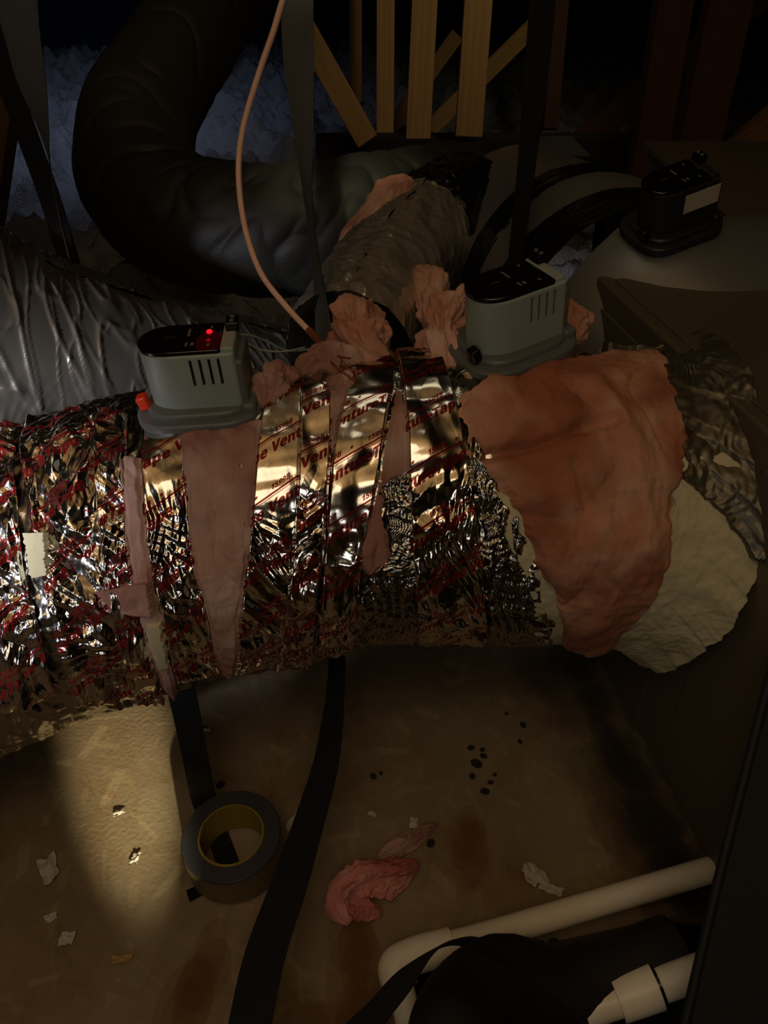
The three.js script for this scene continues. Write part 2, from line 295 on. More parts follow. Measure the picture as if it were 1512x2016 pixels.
function patch(L, R, { nu = 60, nv = 220, off = 0.002, disp = () => 0, edge = 0.05, rag = 0, seed = 1, up = 0, shear = 0, color, endTaper = true, tilt = 0 }) {
  const l = poly(up ? above(L, up) : L), r = poly(up ? above(R, up) : R);
  return grid(nu, nv, (u, v) => {
    const a = l(v), b = r(v), ra = rag * (fbm(v * 16, seed, 1, 4) + 0.6 * noise(v * 9, seed, 4)), rb = rag * (fbm(v * 16, seed + 9, 1, 4) + 0.6 * noise(v * 9, seed + 5, 4));
    const w = Math.max(b.x - a.x, 0.002), s = lerp(a.x + ra, b.x + rb, u);
    let th = lerp(a.y, b.y, u);
    if (rag) th += (v < 0.5 ? 1 : -1) * Math.pow(Math.abs(v - 0.5) * 2, 6) * rag / RAD * 1.6 * fbm(s * 40, seed + 3, 2, 4);
    const e = Math.min(u, 1 - u) * w, e2 = endTaper ? Math.min(v, 1 - v) * 0.45 : 1, k = sstep(0, edge * 0.04 + 0.0005, Math.min(e, e2));
    const h = off * (0.25 + 0.75 * k) + disp(s, th * RAD, u, v) * (0.35 + 0.65 * k) + tilt * (u - 0.5), p = surf(s, th, baseR(s, th) + h);
    const uu = s - a.x + seed * 0.013, vv = -th * RAD + seed * 0.021;
    const out = [...p, uu, vv - uu * shear]; if (color) out.push(color(s, th * RAD, u, v)); return out;
  });
}
const C1 = (h) => new THREE.Color(h).toArray();
// fibreglass tints: orange pink for the broad sheet, paler greyed pink for the loose tufts and strips
const PK = [['#c98f72', '#a8654a', '#dcb096', '#945a42'], ['#caa497', '#a87a6c', '#dfc6bb', '#94675c'], ['#deae9a', '#c88e78', '#ebcbba', '#b97e6a'], ['#d98e82', '#bd6a60', '#e2aa9c', '#a9544c']].map((a) => a.map((h) => new THREE.Color(h).toArray()));
function pinkCol(x, y, z, seed = 0, set = 1) {
  const q = PK[set], a = clamp(0.5 + 1.3 * fbm(x * 9, y * 9, z * 9 + seed, 3), 0, 1), b = clamp(0.45 + 1.4 * fbm(x * 22 + 5 + noise(x * 8, y * 8, 3), y * 16, z * 22 + seed, 4), 0, 1);
  return [0, 1, 2].map((i) => lerp(lerp(q[1][i], q[0][i], a), lerp(q[3][i], q[2][i], a), b * 0.6));
}
const duct = thing('foil_taped_duct', 'round duct wrapped in crumpled silver foil tape with bare pink insulation, hanging across the picture', 'duct');
// under-layer: crumpled foil jacket
part('foil_jacket', grid(560, 300, (u, v) => {
  const s = lerp(-0.86, 0.315, u), th = lerp(-2.6, 3.68, v), y = th * RAD, left = sstep(-0.25, -0.5, s);
  const h = 0.006 * crumple(s, y * 0.7, 24, 2.7, 2) + 0.0014 * crumple(s * 1.5, y * 0.7, 50, 6.1, 2) - 0.002;
  return [...surf(s, th, baseR(s, th) + h), s, y];
}), M.foil, duct);
// tape strips: smooth ones show long wavy folds, handled ones sharp facets
const smooth = (seed, amp = 1) => (s, y, u) => amp * (0.0030 * noise(s * 26, y * 18, seed) + 0.0014 * noise(s * 55 + 4, y * 26, seed + 3) + 0.0022 * noise(s * 16, y * 60, seed + 5) + 0.0012 * crumple(s, y * 0.5, 24, seed, 1));
const sharp = (seed, amp = 1, f = 30) => (s, y) => { const q = s + 0.35 * y * noise(y * 5, seed, 2); return amp * (0.0072 * crumple(q, y * 0.62, f, seed, 2) + 0.0022 * noise(s * 30, y * 16, seed) + 0.0006 * crumple(s, y * 0.6, 70, seed + 2, 2)); };
const mixed = (seed, a = 1, y0 = 0.16, y1 = 0.24) => (s, y, u) => lerp(smooth(seed, a)(s, y, u), sharp(seed, a * 0.9)(s, y), sstep(y0, y1, y));
const T = (L, R, o) => part('tape_strip', patch(L, R, { shear: 0.5, off: 0.0035, nu: 60, nv: 260, ...o }), M.tape, duct);
T([[-0.3863, 0.0511], [-0.3822, 0.4515], [-0.3896, 0.7935], [-0.4075, 1.1991], [-0.4306, 1.6097]], [[-0.3232, 0.0468], [-0.3232, 0.5103], [-0.3296, 0.8525], [-0.3359, 1.1662], [-0.3569, 1.6623]], { disp: sharp(1.3, 1.5, 21), up: 0.35, seed: 1, nu: 90 });
T([[-0.3185, 0.0111], [-0.3147, 0.4667], [-0.3166, 0.8236], [-0.3262, 1.1899], [-0.348, 1.8056]], [[-0.254, 0.1731], [-0.2581, 0.6521], [-0.2633, 0.904], [-0.2732, 1.2801], [-0.3004, 2.0307]], { disp: sharp(4.1, 1.6, 19), up: 0.35, seed: 2, nu: 80 });
T([[-0.2553, 0.1695], [-0.2597, 0.649], [-0.2649, 0.9009], [-0.2756, 1.2746], [-0.3025, 2.0104]], [[-0.2278, 0.3188], [-0.2352, 0.695], [-0.2441, 1.027], [-0.2518, 1.3982], [-0.2824, 2.309]], { disp: sharp(5.7, 1.4, 21), up: 0.3, seed: 3, off: 0.005 });
T([[-0.2151, 0.2689], [-0.2228, 0.7169], [-0.2295, 1.0237], [-0.2341, 1.3287], [-0.2535, 1.9795]], [[-0.1793, 0.3415], [-0.1844, 0.7791], [-0.1905, 1.0884], [-0.194, 1.3708], [-0.2047, 2.0354]], { disp: mixed(7.9, 1.1, 0.08, 0.15), up: 0.3, seed: 4 });
T([[-0.1133, 0.3563], [-0.1264, 0.7127], [-0.1359, 0.9323], [-0.1494, 1.1796], [-0.1673, 1.4946], [-0.1965, 2.0959]], [[-0.0702, 0.1166], [-0.0828, 0.6119], [-0.0939, 0.9521], [-0.1078, 1.2656], [-0.1245, 1.6146], [-0.1489, 2.223]], { disp: mixed(11.2, 1.0, 0.13, 0.18), seed: 5, up: 0.1 });
T([[-0.0714, -0.0016], [-0.0845, 0.6101], [-0.0961, 0.9497], [-0.1097, 1.2633], [-0.1275, 1.6093], [-0.1511, 2.1847]], [[-0.0451, 0.1761], [-0.0567, 0.6375], [-0.0674, 0.9495], [-0.0802, 1.2655], [-0.0934, 1.6209], [-0.11, 2.2874]], { disp: mixed(13.4, 1.2, 0.10, 0.16), seed: 6, off: 0.0055 });
T([[-0.037, 0.2088], [-0.0521, 0.5477], [-0.0608, 0.7826], [-0.0699, 1.0338], [-0.0825, 1.3623], [-0.1048, 2.2831]], [[0.0134, 0.0247], [-0.0057, 0.5199], [-0.0159, 0.7598], [-0.029, 1.0395], [-0.0422, 1.3365], [-0.0624, 2.2686]], { disp: mixed(17.1, 1.0, 0.15, 0.22), seed: 7, up: 0.4 });
T([[0.0177, -0.0037], [0.0137, 0.465], [0.0097, 0.7757], [0.0074, 1.0639], [0.0076, 1.3768], [0.019, 2.2791]], [[0.0612, 0.0295], [0.0639, 0.488], [0.0669, 0.7999], [0.0731, 1.0926], [0.0797, 1.4137], [0.1091, 2.2936]], { disp: mixed(19.6, 1.2, 0.11, 0.16), seed: 8, up: 0.3, off: 0.006, nu: 80 });
// torn foil edges on the right
part('torn_foil', patch([[0.0686, 0.5881], [0.0714, 1.0042], [0.0777, 1.3107], [0.0882, 1.708], [0.109, 2.2983]], [[0.0734, 0.6365], [0.1015, 0.9961], [0.1263, 1.3035], [0.155, 1.6957], [0.199, 2.3025]], { disp: (s, y) => 0.006 * crumple(s, y, 34, 3.3, 3), rag: 0.008, seed: 4, off: 0.007, nu: 90 }), M.foil, duct);
part('torn_foil', patch([[-0.018, 0.8456], [-0.0131, 0.9641], [-0.0142, 1.1995], [-0.0418, 1.4058], [-0.0595, 1.7787]], [[0.0146, 0.7637], [0.0104, 0.9785], [0.0087, 1.2148], [0.0104, 1.4874], [0.0172, 2.0932]], { disp: (s, y) => 0.004 * crumple(s, y, 40, 8.3, 3), rag: 0.004, seed: 8, off: 0.005, nu: 70 }), M.foil, duct);
// pale liner showing through
part('pale_liner', patch([[0.0781, 0.8612], [0.0969, 1.1582], [0.1251, 1.498], [0.1664, 2.2353]], [[0.1063, 0.9677], [0.1372, 1.2555], [0.1617, 1.5799], [0.2095, 2.3439]], { off: 0.006, rag: 0.003, seed: 3, disp: (s, y) => 0.002 * fbm(s * 40, y * 40, 1, 3) }), M.liner, duct, 'cream liner edge beside the torn foil');
part('pale_liner', patch([[-0.2503, 1.3472], [-0.2535, 1.5124], [-0.2577, 1.7043]], [[-0.2345, 1.3452], [-0.2397, 1.5127], [-0.2462, 1.7017]], { off: 0.008, rag: 0.002, seed: 5, nv: 60 }), M.liner, duct);
part('pale_liner', patch([[-0.3218, 0.6663], [-0.3237, 0.7791], [-0.3268, 0.9168]], [[-0.3016, 0.6963], [-0.3056, 0.8185], [-0.3105, 0.9382]], { off: 0.008, rag: 0.002, seed: 6, nv: 60 }), M.liner, duct);
const wrinkle = (seed, amp) => (s, y) => amp * (0.9 * fbm(s * 16, y * 10, seed, 4) + 0.5 * (0.4 - Math.abs(fbm(s * 14 + 3, y * 8, seed + 4, 3))) + 0.10 * fbm(s * 60, y * 40, seed + 8, 3));
const seg = (px, py, a, b) => { const dx = b[0] - a[0], dy = b[1] - a[1], t = clamp(((px - a[0]) * dx + (py - a[1]) * dy) / (dx * dx + dy * dy), 0, 1); return Math.hypot(px - a[0] - t * dx, py - a[1] - t * dy); };
const lineDist = (s, y, pts) => { let d = 9; for (let i = 1; i < pts.length; i++) d = Math.min(d, seg(s, y, [pts[i - 1][0], pts[i - 1][1] * RAD], [pts[i][0], pts[i][1] * RAD])); return d; };
const valley = [[0.0603, 0.6109], [0.0821, 0.7088], [0.1224, 0.6954], [0.1517, 0.6257], [0.2009, 0.5214]], ridgeA = [[0.1903, 0.2532], [0.2077, 0.5453], [0.2206, 0.6986], [0.2232, 0.8772], [0.2347, 1.1713]], ridgeB = [[0.1128, 1.2537], [0.155, 1.3202], [0.2032, 1.183]], valleyB = [[0.1599, 0.777], [0.1646, 0.894], [0.1828, 1.0372]];
const batt = (s, y, u, v) => { const q = 0.004 * noise(s * 40, y * 40, 6); return wrinkle(3, 0.0065)(s, y) + 0.003 * fbm(s * 30, y * 22, 14, 4) - 0.003 * ridge(s * 13 + 0.5 * noise(y * 12, s * 6, 7), y * 7, 5, 6) + 0.010 * Math.sin(Math.PI * u) * sstep(0, 0.3, v) - 0.011 * Math.exp(-(((lineDist(s, y, valley) + q) / 0.006) ** 2)) + 0.006 * Math.exp(-(((lineDist(s, y, ridgeA) + q) / 0.011) ** 2)) + 0.004 * Math.exp(-((lineDist(s, y, ridgeB) / 0.02) ** 2)) - 0.005 * Math.exp(-(((lineDist(s, y, valleyB) + q) / 0.007) ** 2)); };
part('insulation_batt', patch(
  [[0.0669, 0.2831], [0.0657, 0.4886], [0.068, 0.7114], [0.0923, 0.8786], [0.1039, 1.0403], [0.1339, 1.3541], [0.1608, 1.6707], [0.2021, 2.3122]],
  [[0.2792, -0.3917], [0.2716, 0.235], [0.273, 0.5388], [0.2767, 0.6966], [0.261, 0.8876], [0.2668, 1.3507], [0.2631, 1.6302], [0.2523, 2.1739]],
  { off: 0.011, nu: 260, nv: 320, rag: 0.006, seed: 12, edge: 0.25, disp: batt, color: (s, y) => pinkCol(s * 1.4, y * 1.4, 3, 0, 0) }), M.pink, duct, 'broad sheet of pink fibreglass insulation wrapped at the right end');
const gap = (L, R, o) => part('exposed_insulation', patch(L, R, { off: 0.006, rag: 0.002, edge: 0.1, nu: 60, nv: 220, disp: (s, y) => wrinkle(o.seed, 0.004)(s, y) + 0.0045 * fbm(s * 36, y * 22, o.seed + 2, 4) - 0.003 * ridge(s * 22 + 0.6 * noise(y * 20, s * 9, 2), y * 14, o.seed, 5), color: (s, y) => pinkCol(s * 1.4, y * 1.4, o.seed), ...o }), M.pink, duct);
gap([[-0.1833, 0.315], [-0.1836, 0.6628], [-0.189, 0.8873], [-0.1937, 1.1434], [-0.194, 1.3708], [-0.2079, 2.0937]], [[-0.1122, 0.3391], [-0.126, 0.7132], [-0.1333, 0.9069], [-0.1481, 1.1815], [-0.1664, 1.4963], [-0.1989, 2.2294]], { seed: 21 });
gap([[-0.232, 0.4006], [-0.2373, 0.6913], [-0.2465, 1.0224], [-0.2532, 1.3235], [-0.2596, 1.6336], [-0.2769, 2.3079]], [[-0.2165, 0.4316], [-0.222, 0.7183], [-0.2291, 1.0538], [-0.2353, 1.3611], [-0.2449, 1.6781], [-0.2686, 2.3063]], { seed: 22 });
gap([[-0.2878, 1.075], [-0.2861, 1.1242], [-0.2812, 1.1971]], [[-0.2309, 1.1104], [-0.233, 1.1991], [-0.2371, 1.3054]], { seed: 23, off: 0.009, nv: 60, rag: 0.001 });
gap([[-0.0507, 0.0346], [-0.0517, 0.4128], [-0.0575, 0.6521]], [[-0.0201, 0.0773], [-0.0396, 0.3509], [-0.053, 0.6101]], { seed: 24 });
gap([[0.0113, 0.2226], [-0.0015, 0.4894], [-0.0092, 0.675], [-0.017, 0.8174], [-0.0314, 1.0669], [-0.0433, 1.2227], [-0.0373, 1.341]], [[0.0149, 0.2253], [0.0144, 0.4994], [0.011, 0.7529], [-0.0069, 0.824], [-0.0177, 1.0186], [-0.0129, 1.2159], [-0.0104, 1.3568]], { seed: 25, off: 0.004 });
// the right end: crumpled cream liner and foil collar against the air handler
part('end_liner', patch([[0.2485, 0.5563], [0.2564, 0.8309], [0.2587, 1.2875], [0.2522, 1.6376], [0.2401, 2.1364]], [[0.335, 0.75], [0.345, 1.15], [0.345, 1.6], [0.338, 2.0], [0.325, 2.5]], { off: 0.008, nu: 120, nv: 160, rag: 0.006, seed: 6, disp: (s, y, u) => 0.02 * u * u + 0.004 * fbm(s * 26, y * 22, 4, 4) }), M.liner, duct, 'cream stained liner at the right end of the duct');
part('foil_collar', patch([[0.2245, -0.4099], [0.2643, -0.3961], [0.2637, 0.0344], [0.265, 0.4409], [0.2694, 0.7628]], [[0.318, -0.9], [0.322, -0.3], [0.33, 0.25], [0.338, 0.7], [0.344, 1.2]], { off: 0.012, nu: 110, nv: 140, rag: 0.008, seed: 9, disp: (s, y, u) => 0.026 * u * u + 0.004 * crumple(s, y, 26, 5.2, 2) }), M.collarFoil, duct, 'crumpled dull foil collar taped to the air handler');

// ---------------------------------------------------------------- ducts behind
const FP = V(0, 0, 0);
{
  const d = thing('silver_flex_duct', 'fat silver jacketed flexible duct at the left behind the foil taped duct', 'duct');
  part('jacket', sweep([[-0.7165, 0.5487, -0.893], [-0.6013, 0.4891, -0.9099], [-0.5107, 0.436, -0.9319], [-0.3869, 0.3842, -0.9803], [-0.2626, 0.3373, -1.0578], [-0.1407, 0.2776, -1.1381]],
    (v, th, p) => lerp(0.165, 0.088, sstep(0.1, 1, v)) + 0.0032 * ridge(v * 17 - th * 1.3, th * 0.8, 2, 12) + 0.0022 * ridge(v * 36 - th * 2.0, th * 1.4, 5, 14) + 0.0035 * sstep(0.9, 1.7, th) * sstep(3.2, 2, th) * crumple(v * 0.9, th * 0.13, 18, 5, 2) + 0.005 * noise(v * 7, th * 1.2, 3), 300, 420), M.jacket, d);
}
{
  const d = thing('black_flex_duct', 'thick dark flexible duct bending down and across behind the pink wire', 'duct');
  const pts = [[-0.3048, 0.9288, -2.4971], [-0.3872, 0.7728, -2.2483], [-0.4682, 0.6471, -1.9851], [-0.5033, 0.5646, -1.743], [-0.4712, 0.5036, -1.5557], [-0.3811, 0.464, -1.436], [-0.2595, 0.4519, -1.3885], [-0.1426, 0.4508, -1.4003], [-0.015, 0.4541, -1.4536], [0.1207, 0.4553, -1.518], [0.1999, 0.4522, -1.5283]];
  part('jacket', sweep(pts, (v, th) => 0.116 + 0.004 * noise(v * 9, Math.cos(th), Math.sin(th)) - 0.006 * ridge(v * 20 + 0.5 * Math.sin(th + 1), Math.cos(th) * 0.7, Math.sin(th) * 0.7 + 3, 5) * sstep(0.15, 0.3, v) - 0.004 * ridge(v * 36 + 0.9 * Math.sin(th), Math.cos(th), Math.sin(th) + 9, 4) * sstep(0.55, 0.7, v), 140, 520), M.blackFlex, d);
  part('jacket', sweep([[-0.3872, 0.7728, -2.2483], [-0.3048, 0.9288, -2.4971], [-0.2, 1.5, -2.35], [-0.1, 2.36, -2.5]], () => 0.115, 60, 60), M.blackFlex, d);
}
{
  const d = thing('foil_branch_duct', 'short silver foil covered duct rising behind the middle of the taped duct', 'duct');
  const ax = [[-0.0444, 0.456, -0.9031], [-0.0339, 0.4604, -0.9573], [0.003, 0.4699, -1.1233], [0.053, 0.4781, -1.2567], [0.0809, 0.485, -1.3255]];
  part('jacket', sweep(ax, (v, th) => 0.083 + 0.005 * noise(v * 3, Math.cos(th), Math.sin(th)) + 0.0065 * crumple(v * 0.6, th * 0.12, 9, 4.4, 2) + 0.0012 * ridge(v * 18, th * 3, 2, 6), 220, 200), M.branchFoil, d);
  { const a = V(...ax[0]), n = a.clone().sub(V(...ax[1])).normalize(), g = grid(48, 12, (u, v) => { const t = u * Math.PI * 2, r = v * 0.083 * (1 + 0.05 * noise(Math.cos(t) * 2, Math.sin(t) * 2, 4)); return [r * Math.cos(t), r * Math.sin(t), 0.006 * noise(r * 60 * Math.cos(t), r * 60 * Math.sin(t), 2) + (v > 0.9 ? 0.002 : 0)]; }); g.applyQuaternion(new THREE.Quaternion().setFromUnitVectors(V(0, 0, 1), n)).translate(a.x, a.y, a.z); part('end_face', g, M.openEndShade, d, 'dark disc painted in for the shaded inside of the open near end'); }  // dark disc colours in the shaded inside of the open end
  part('black_tape_band', sweep([[0.0695, 0.4813, -1.2973], [0.1092, 0.4858, -1.3642], [0.1453, 0.4846, -1.4267]], (v, th) => 0.090 + 0.006 * crumple(v * 0.4, th * 0.16, 14, 7.4, 3), 140, 50, { caps: true }), M.blackTape, d, 'black glossy tape band at the far end');
}
{
  const d = thing('round_trunk_duct', 'grey sheet metal trunk duct with black tape bands running into the air handler', 'duct');
  const A = V(...[0.2473, 0.3885, -1.4658]), B = V(...[0.3213, 0.3992, -1.2331]), E = V(...[0.3961, 0.3934, -1.0255]), E2 = V(0.80, 0.38, -1.16);
  const c = new THREE.CatmullRomCurve3([A, B, E, E2]), span = (a, b) => [0, 0.25, 0.5, 0.75, 1].map((t) => c.getPoint(lerp(a, b, t) * 2 / 3).toArray());
  const band = (name, a, b, r, m, cr, label) => part(name, sweep(span(a, b), (v, th) => r + cr * crumple(v * (b - a), th * 0.16, 16, 3 + a, 3) + 0.0015 * noise(th, v, a * 9), 140, 40), m, d, label);
  band('metal_sleeve', 0.0, 0.415, 0.188, M.metal, 0.0004); band('black_tape_band', 0.41, 0.53, 0.194, M.blackTape, 0.002); band('metal_sleeve', 0.525, 0.705, 0.194, M.metal, 0.0004);
  band('black_tape_band', 0.70, 0.84, 0.198, M.blackTape, 0.003); band('metal_sleeve', 0.835, 1.5, 0.190, M.metal, 0.0004, 'front sleeve of grey sheet metal');
  band('black_wrap', 0.0, 0.09, 0.172, M.blackTape, 0.012);
  FP.copy(c.getPoint(0.10)).add(V(0, 0.182, 0));
  part('silver_tape_patch', grid(20, 10, (u, v) => { const p = c.getPoint(lerp(0.615, 0.70, v)), T = c.getTangent(0.65), U = V(0, 1, 0).addScaledVector(T, -T.y).normalize(), W = T.clone().cross(U), a = lerp(0.75, 1.2, u); return [...p.addScaledVector(U, 0.1905 * Math.cos(a)).addScaledVector(W, -0.1905 * Math.sin(a)).toArray()]; }), M.galv, d);
}
{
  const p = thing('sheet_metal_plenum', 'dark sheet metal plenum box behind the air handler at the right edge', 'plenum', null, [0, 0, 0]);
  part('casing', box(0.62, 0.56, 0.46, 0.80, 0.28, -1.30, 0.004), M.cabinet, p); part('flange', box(0.64, 0.012, 0.48, 0.80, 0.562, -1.30, 0.003), M.cabinet, p);
  const f = thing('metal_flange_plate', 'flat grey metal plate lying on top of the trunk duct, behind the black strap', 'plate');
  part('plate', flatN(new THREE.ExtrudeGeometry(new THREE.Shape([[0, 0], [0.11, 0], [0.085, 0.05], [0.005, 0.05]].map((q) => new THREE.Vector2(...q))), { depth: 0.002, bevelEnabled: false })).rotateX(-1.15).translate(FP.x - 0.03, FP.y, FP.z), M.galv, f);
}

// ---------------------------------------------------------------- air handler cabinet
{
  const yaw = 0.187, c = thing('air_handler', 'dark sheet metal air handler cabinet at the right that the taped duct enters', 'air handler', null, [0.300, 0, -0.794], yaw);
  // local frame: x to the right of the side face, z towards the camera along it
  part('casing', box(0.52, 0.485, 0.78, 0.262, 0.2925, 0.225, 0.004), M.cabinet, c);
  part('side_panel', box(0.004, 0.44, 0.34, 0.001, 0.285, -0.0, 0.0015), M.cabinet, c); part('side_panel', box(0.004, 0.44, 0.34, 0.001, 0.285, 0.40, 0.0015), M.cabinet, c);
  part('top_panel', box(0.49, 0.004, 0.74, 0.262, 0.536, 0.225, 0.0015), M.cabinet, c);
  for (const [x, z] of [[0.10, -0.1], [0.10, 0.5], [0.46, 0.5], [0.46, -0.1]]) part('foot', box(0.06, 0.05, 0.06, x, 0.025, z, 0.003), M.dark, c);
  const g = thing('near_dark_shape', 'near black unidentified shape in the lower right corner in front of the air handler', 'panel');  // stand-in for an unidentified dark shape near the camera, built as a sheet
  const a = V(...[0.2313, 0.2012, -0.2155]), b = V(...[0.2636, 0.2685, -0.2934]), e = V(...[0.3427, 0.4138, -0.4577]), off = V(0.16, 0, 0.05);
  part('sheet', grid(10, 40, (u, v) => { const q = new THREE.QuadraticBezierCurve3(a, b, e).getPoint(v).addScaledVector(off, u); return [q.x, q.y - 0.01 * Math.sin(u * 3), q.z, u, v]; }), M.nearDark, g);
  part('edge_tube', tube([a.toArray(), new THREE.QuadraticBezierCurve3(a, b, e).getPoint(0.5).toArray(), e.toArray()], 0.004, 10, 40), M.nearDark, g);
}

// ---------------------------------------------------------------- damper actuators
function dPlan(sx = 1, sz = 1, ox = 0) {
  const s = new THREE.Shape(), w = 0.036 * sz, r = 0.054 * sx + ox, l = -0.057 * sx + ox, m = -0.012 * sx + ox;
  s.moveTo(r, -w + 0.006); s.lineTo(r, w - 0.006); s.quadraticCurveTo(r, w, r - 0.006, w); s.lineTo(m, w); s.bezierCurveTo(m - 0.028 * sx, w, l, w * 0.62, l, 0); s.bezierCurveTo(l, -w * 0.62, m - 0.028 * sx, -w, m, -w); s.lineTo(r - 0.006, -w); s.quadraticCurveTo(r, -w, r, -w + 0.006);
  return s;
}
const upright = (shape, h, y, b = 0.0025) => new THREE.ExtrudeGeometry(shape, { depth: h - 2 * b, bevelEnabled: true, bevelThickness: b, bevelSize: b, bevelOffset: -b, bevelSegments: 3, curveSegments: 24 }).rotateX(-Math.PI / 2).translate(0, y + b, 0);
function plate(w, d, r) { const s = new THREE.Shape(), x = w / 2, y = d / 2; s.moveTo(-x + r, -y); s.lineTo(x - r, -y); s.quadraticCurveTo(x, -y, x, -y + r); s.lineTo(x, y - r); s.quadraticCurveTo(x, y, x - r, y); s.lineTo(-x + r, y); s.quadraticCurveTo(-x, y, -x, y - r); s.lineTo(-x, -y + r); s.quadraticCurveTo(-x, -y, -x + r, -y); return s; }
const bodyGeo = (() => {
  let b = new Brush(upright(dPlan(), 0.074, 0.014)); const ev = new Evaluator(); ev.useGroups = false; ev.attributes = ['position', 'normal', 'uv'];
  b.updateMatrixWorld();
  for (let i = 0; i < 4; i++) for (const sz of [1, -1]) { const q = new Brush(new RoundedBoxGeometry(0.0032, 0.034, 0.010, 2, 0.0015)); q.position.set(0.004 + i * 0.0105, 0.066, sz * 0.036); q.rotation.z = 0; q.updateMatrixWorld(); b = ev.evaluate(b, q, SUBTRACTION); }
  return b.geometry;
})();
const lensPrint = canvasTex(512, 512, (g, w, h) => {
  g.fillStyle = '#0d0c0b'; g.fillRect(0, 0, w, h); g.fillStyle = '#77736a';
  const X = (x) => (x / 0.13 + 0.5) * w, Y = (y) => (0.5 - y / 0.13) * h;
  for (const [x, y, a, b] of [[-0.002, 0.012, 0.003, 0.018], [-0.002, -0.016, 0.003, 0.010], [0.004, -0.016, 0.004, 0.007], [0.023, 0.022, 0.003, 0.006], [0.023, -0.02, 0.003, 0.006]]) g.fillRect(X(x), Y(y + b / 2), a / 0.13 * w, b / 0.13 * h);
  g.fillRect(X(-0.028), Y(0.004), 0.014 / 0.13 * w, 4);
  g.strokeStyle = '#5a564e'; g.lineWidth = 3; for (let k = 0; k < 3; k++) g.strokeRect(X(0.036), Y(0.012 - k * 0.005), 0.006 / 0.13 * w, 0.004 / 0.13 * h);
});
lensPrint.repeat.set(1 / 0.13, 1 / 0.13); lensPrint.offset.set(0.5, 0.5);
M.lens = std({ color: 0xffffff, map: lensPrint, roughness: 0.16 });
M.ledOn = std({ color: 0x400404, emissive: 0xff1020, emissiveIntensity: 1.6, roughness: 0.3 });
M.ledDim = std({ color: 0x6a0a0c, emissive: 0xb0101c, emissiveIntensity: 0.28, roughness: 0.3 });
function actuator(pos, rot, label, { lit = false, lever = M.blackPlastic, body = M.greyPlastic, base = M.darkGrey, tag = false, size = 0.8 } = {}) {
  const t = thing('damper_actuator', label, 'damper motor', 'zone damper motors on the ducts', pos); t.rotation.set(...rot); t.scale.setScalar(size);
  part('base_plate', upright(plate(0.150, 0.124, 0.050), 0.013, 0, 0.004), base, t);
  part('base_rim', upright(plate(0.126, 0.100, 0.042), 0.012, 0.008, 0.005), base, t);
  part('mount_bracket', box(0.022, 0.020, 0.006, -0.012, -0.006, 0.050, 0.002), base, t);
  const b = part('housing', bodyGeo, body, t);
  for (let i = 0; i < 4; i++) part('slot_shade', box(0.0028, 0.033, 0.002, 0.004 + i * 0.0105, 0.066, 0.0322), M.slot, b);  // black boxes paint the shade inside the cut slots
  part('side_cover', box(0.012, 0.060, 0.066, 0.0555, 0.046, 0, 0.004), base, t);
  part('side_skirt', box(0.018, 0.016, 0.086, 0.060, 0.016, 0, 0.005), base, t);
  const cap = part('top_cap', box(0.016, 0.008, 0.062, 0.046, 0.089, 0, 0.003), body, t);
  const lens = part('top_window', upright(dPlan(0.88, 0.93, -0.008), 0.006, 0.0865, 0.0015), M.lens, t, 'glossy black window');
  const tb = part('terminal_block', box(0.016, 0.012, 0.020, 0.050, 0.097, -0.018, 0.002), M.blackPlastic, t);
  for (const dz of [-0.005, 0.005]) part('screw', new THREE.CylinderGeometry(0.0028, 0.0028, 0.002, 14).translate(0.050, 0.1035, -0.018 + dz), M.metal, tb);
  part('release_lever', new RoundedBoxGeometry(0.013, 0.018, 0.015, 3, 0.003).rotateZ(0.25).translate(-0.064, 0.024, 0.020), lever, t, lit ? 'orange lever' : undefined);
  if (lit) {
    part('indicator_led', new THREE.SphereGeometry(0.0036, 20, 12).scale(1, 0.7, 1).translate(0.023, 0.0930, -0.010), M.ledOn, lens, 'glowing red light');
    part('indicator_led', new THREE.SphereGeometry(0.0028, 20, 12).scale(1, 0.6, 1).translate(0.024, 0.0928, 0.010), M.ledDim, lens, 'dim red light');
    const l = new THREE.PointLight(0xff1020, 0.00015, 0.3, 2); l.position.set(0.023, 0.099, -0.010); l.castShadow = true; t.add(l);
  }
  if (tag) part('sticker', box(0.062, 0.030, 0.0012, 0.022, 0.064, 0.0372), M.label, t, 'pale paper sticker');
  return t;
}
actuator([-0.176, 0.520, -0.655], [0.05, 0.06, 0.04], 'grey damper motor at the left with orange lever and a glowing red light', { lit: true, lever: M.orange });
actuator([0.131, 0.543, -0.735], [0.06, 0.48, 0.10], 'grey damper motor at the right with vertical side slots, unlit, between pink tufts', { lever: M.blackPlastic, size: 0.84 });
actuator([0.3666, 0.5804, -1.0003], [0.20, 0.38, 0.16], 'dark damper motor with pale sticker on the trunk duct behind the air handler', { body: M.darkActuator, base: M.darkActuator, tag: true, size: 0.78 });

// ---------------------------------------------------------------- pink tufts
function fluff(pts, radii, seed, amp = 0.35, set = 2, fine = 0.16, nu = 90, nv = 120) {
  const rc = new THREE.CatmullRomCurve3(radii.map((r, i) => V(i, r, 0)));
  return sweep(pts, (v, th, p) => { const r = rc.getPoint(v).y * Math.pow(Math.max(0, 1 - Math.pow(Math.abs(2 * v - 1), 5)), 0.5) + 0.0004, ca = Math.cos(th), sa = Math.sin(th); return r * (1 + amp * (fbm(v * 3 + seed, ca * 1.2, sa * 1.2, 3) * 1.4 + fine * fbm(v * 12, ca * 4, sa * 4 + seed, 4))); }, nu, nv, { color: (o) => pinkCol(o[0] * 1.4, o[1] * 1.4, o[2] * 1.4, seed, set) });
}
function tuft(label, clumps) { const t = thing('insulation_tuft', label, 'insulation'); for (const c of clumps) part('fluff_clump', fluff(...c), M.pink, t); return t; }
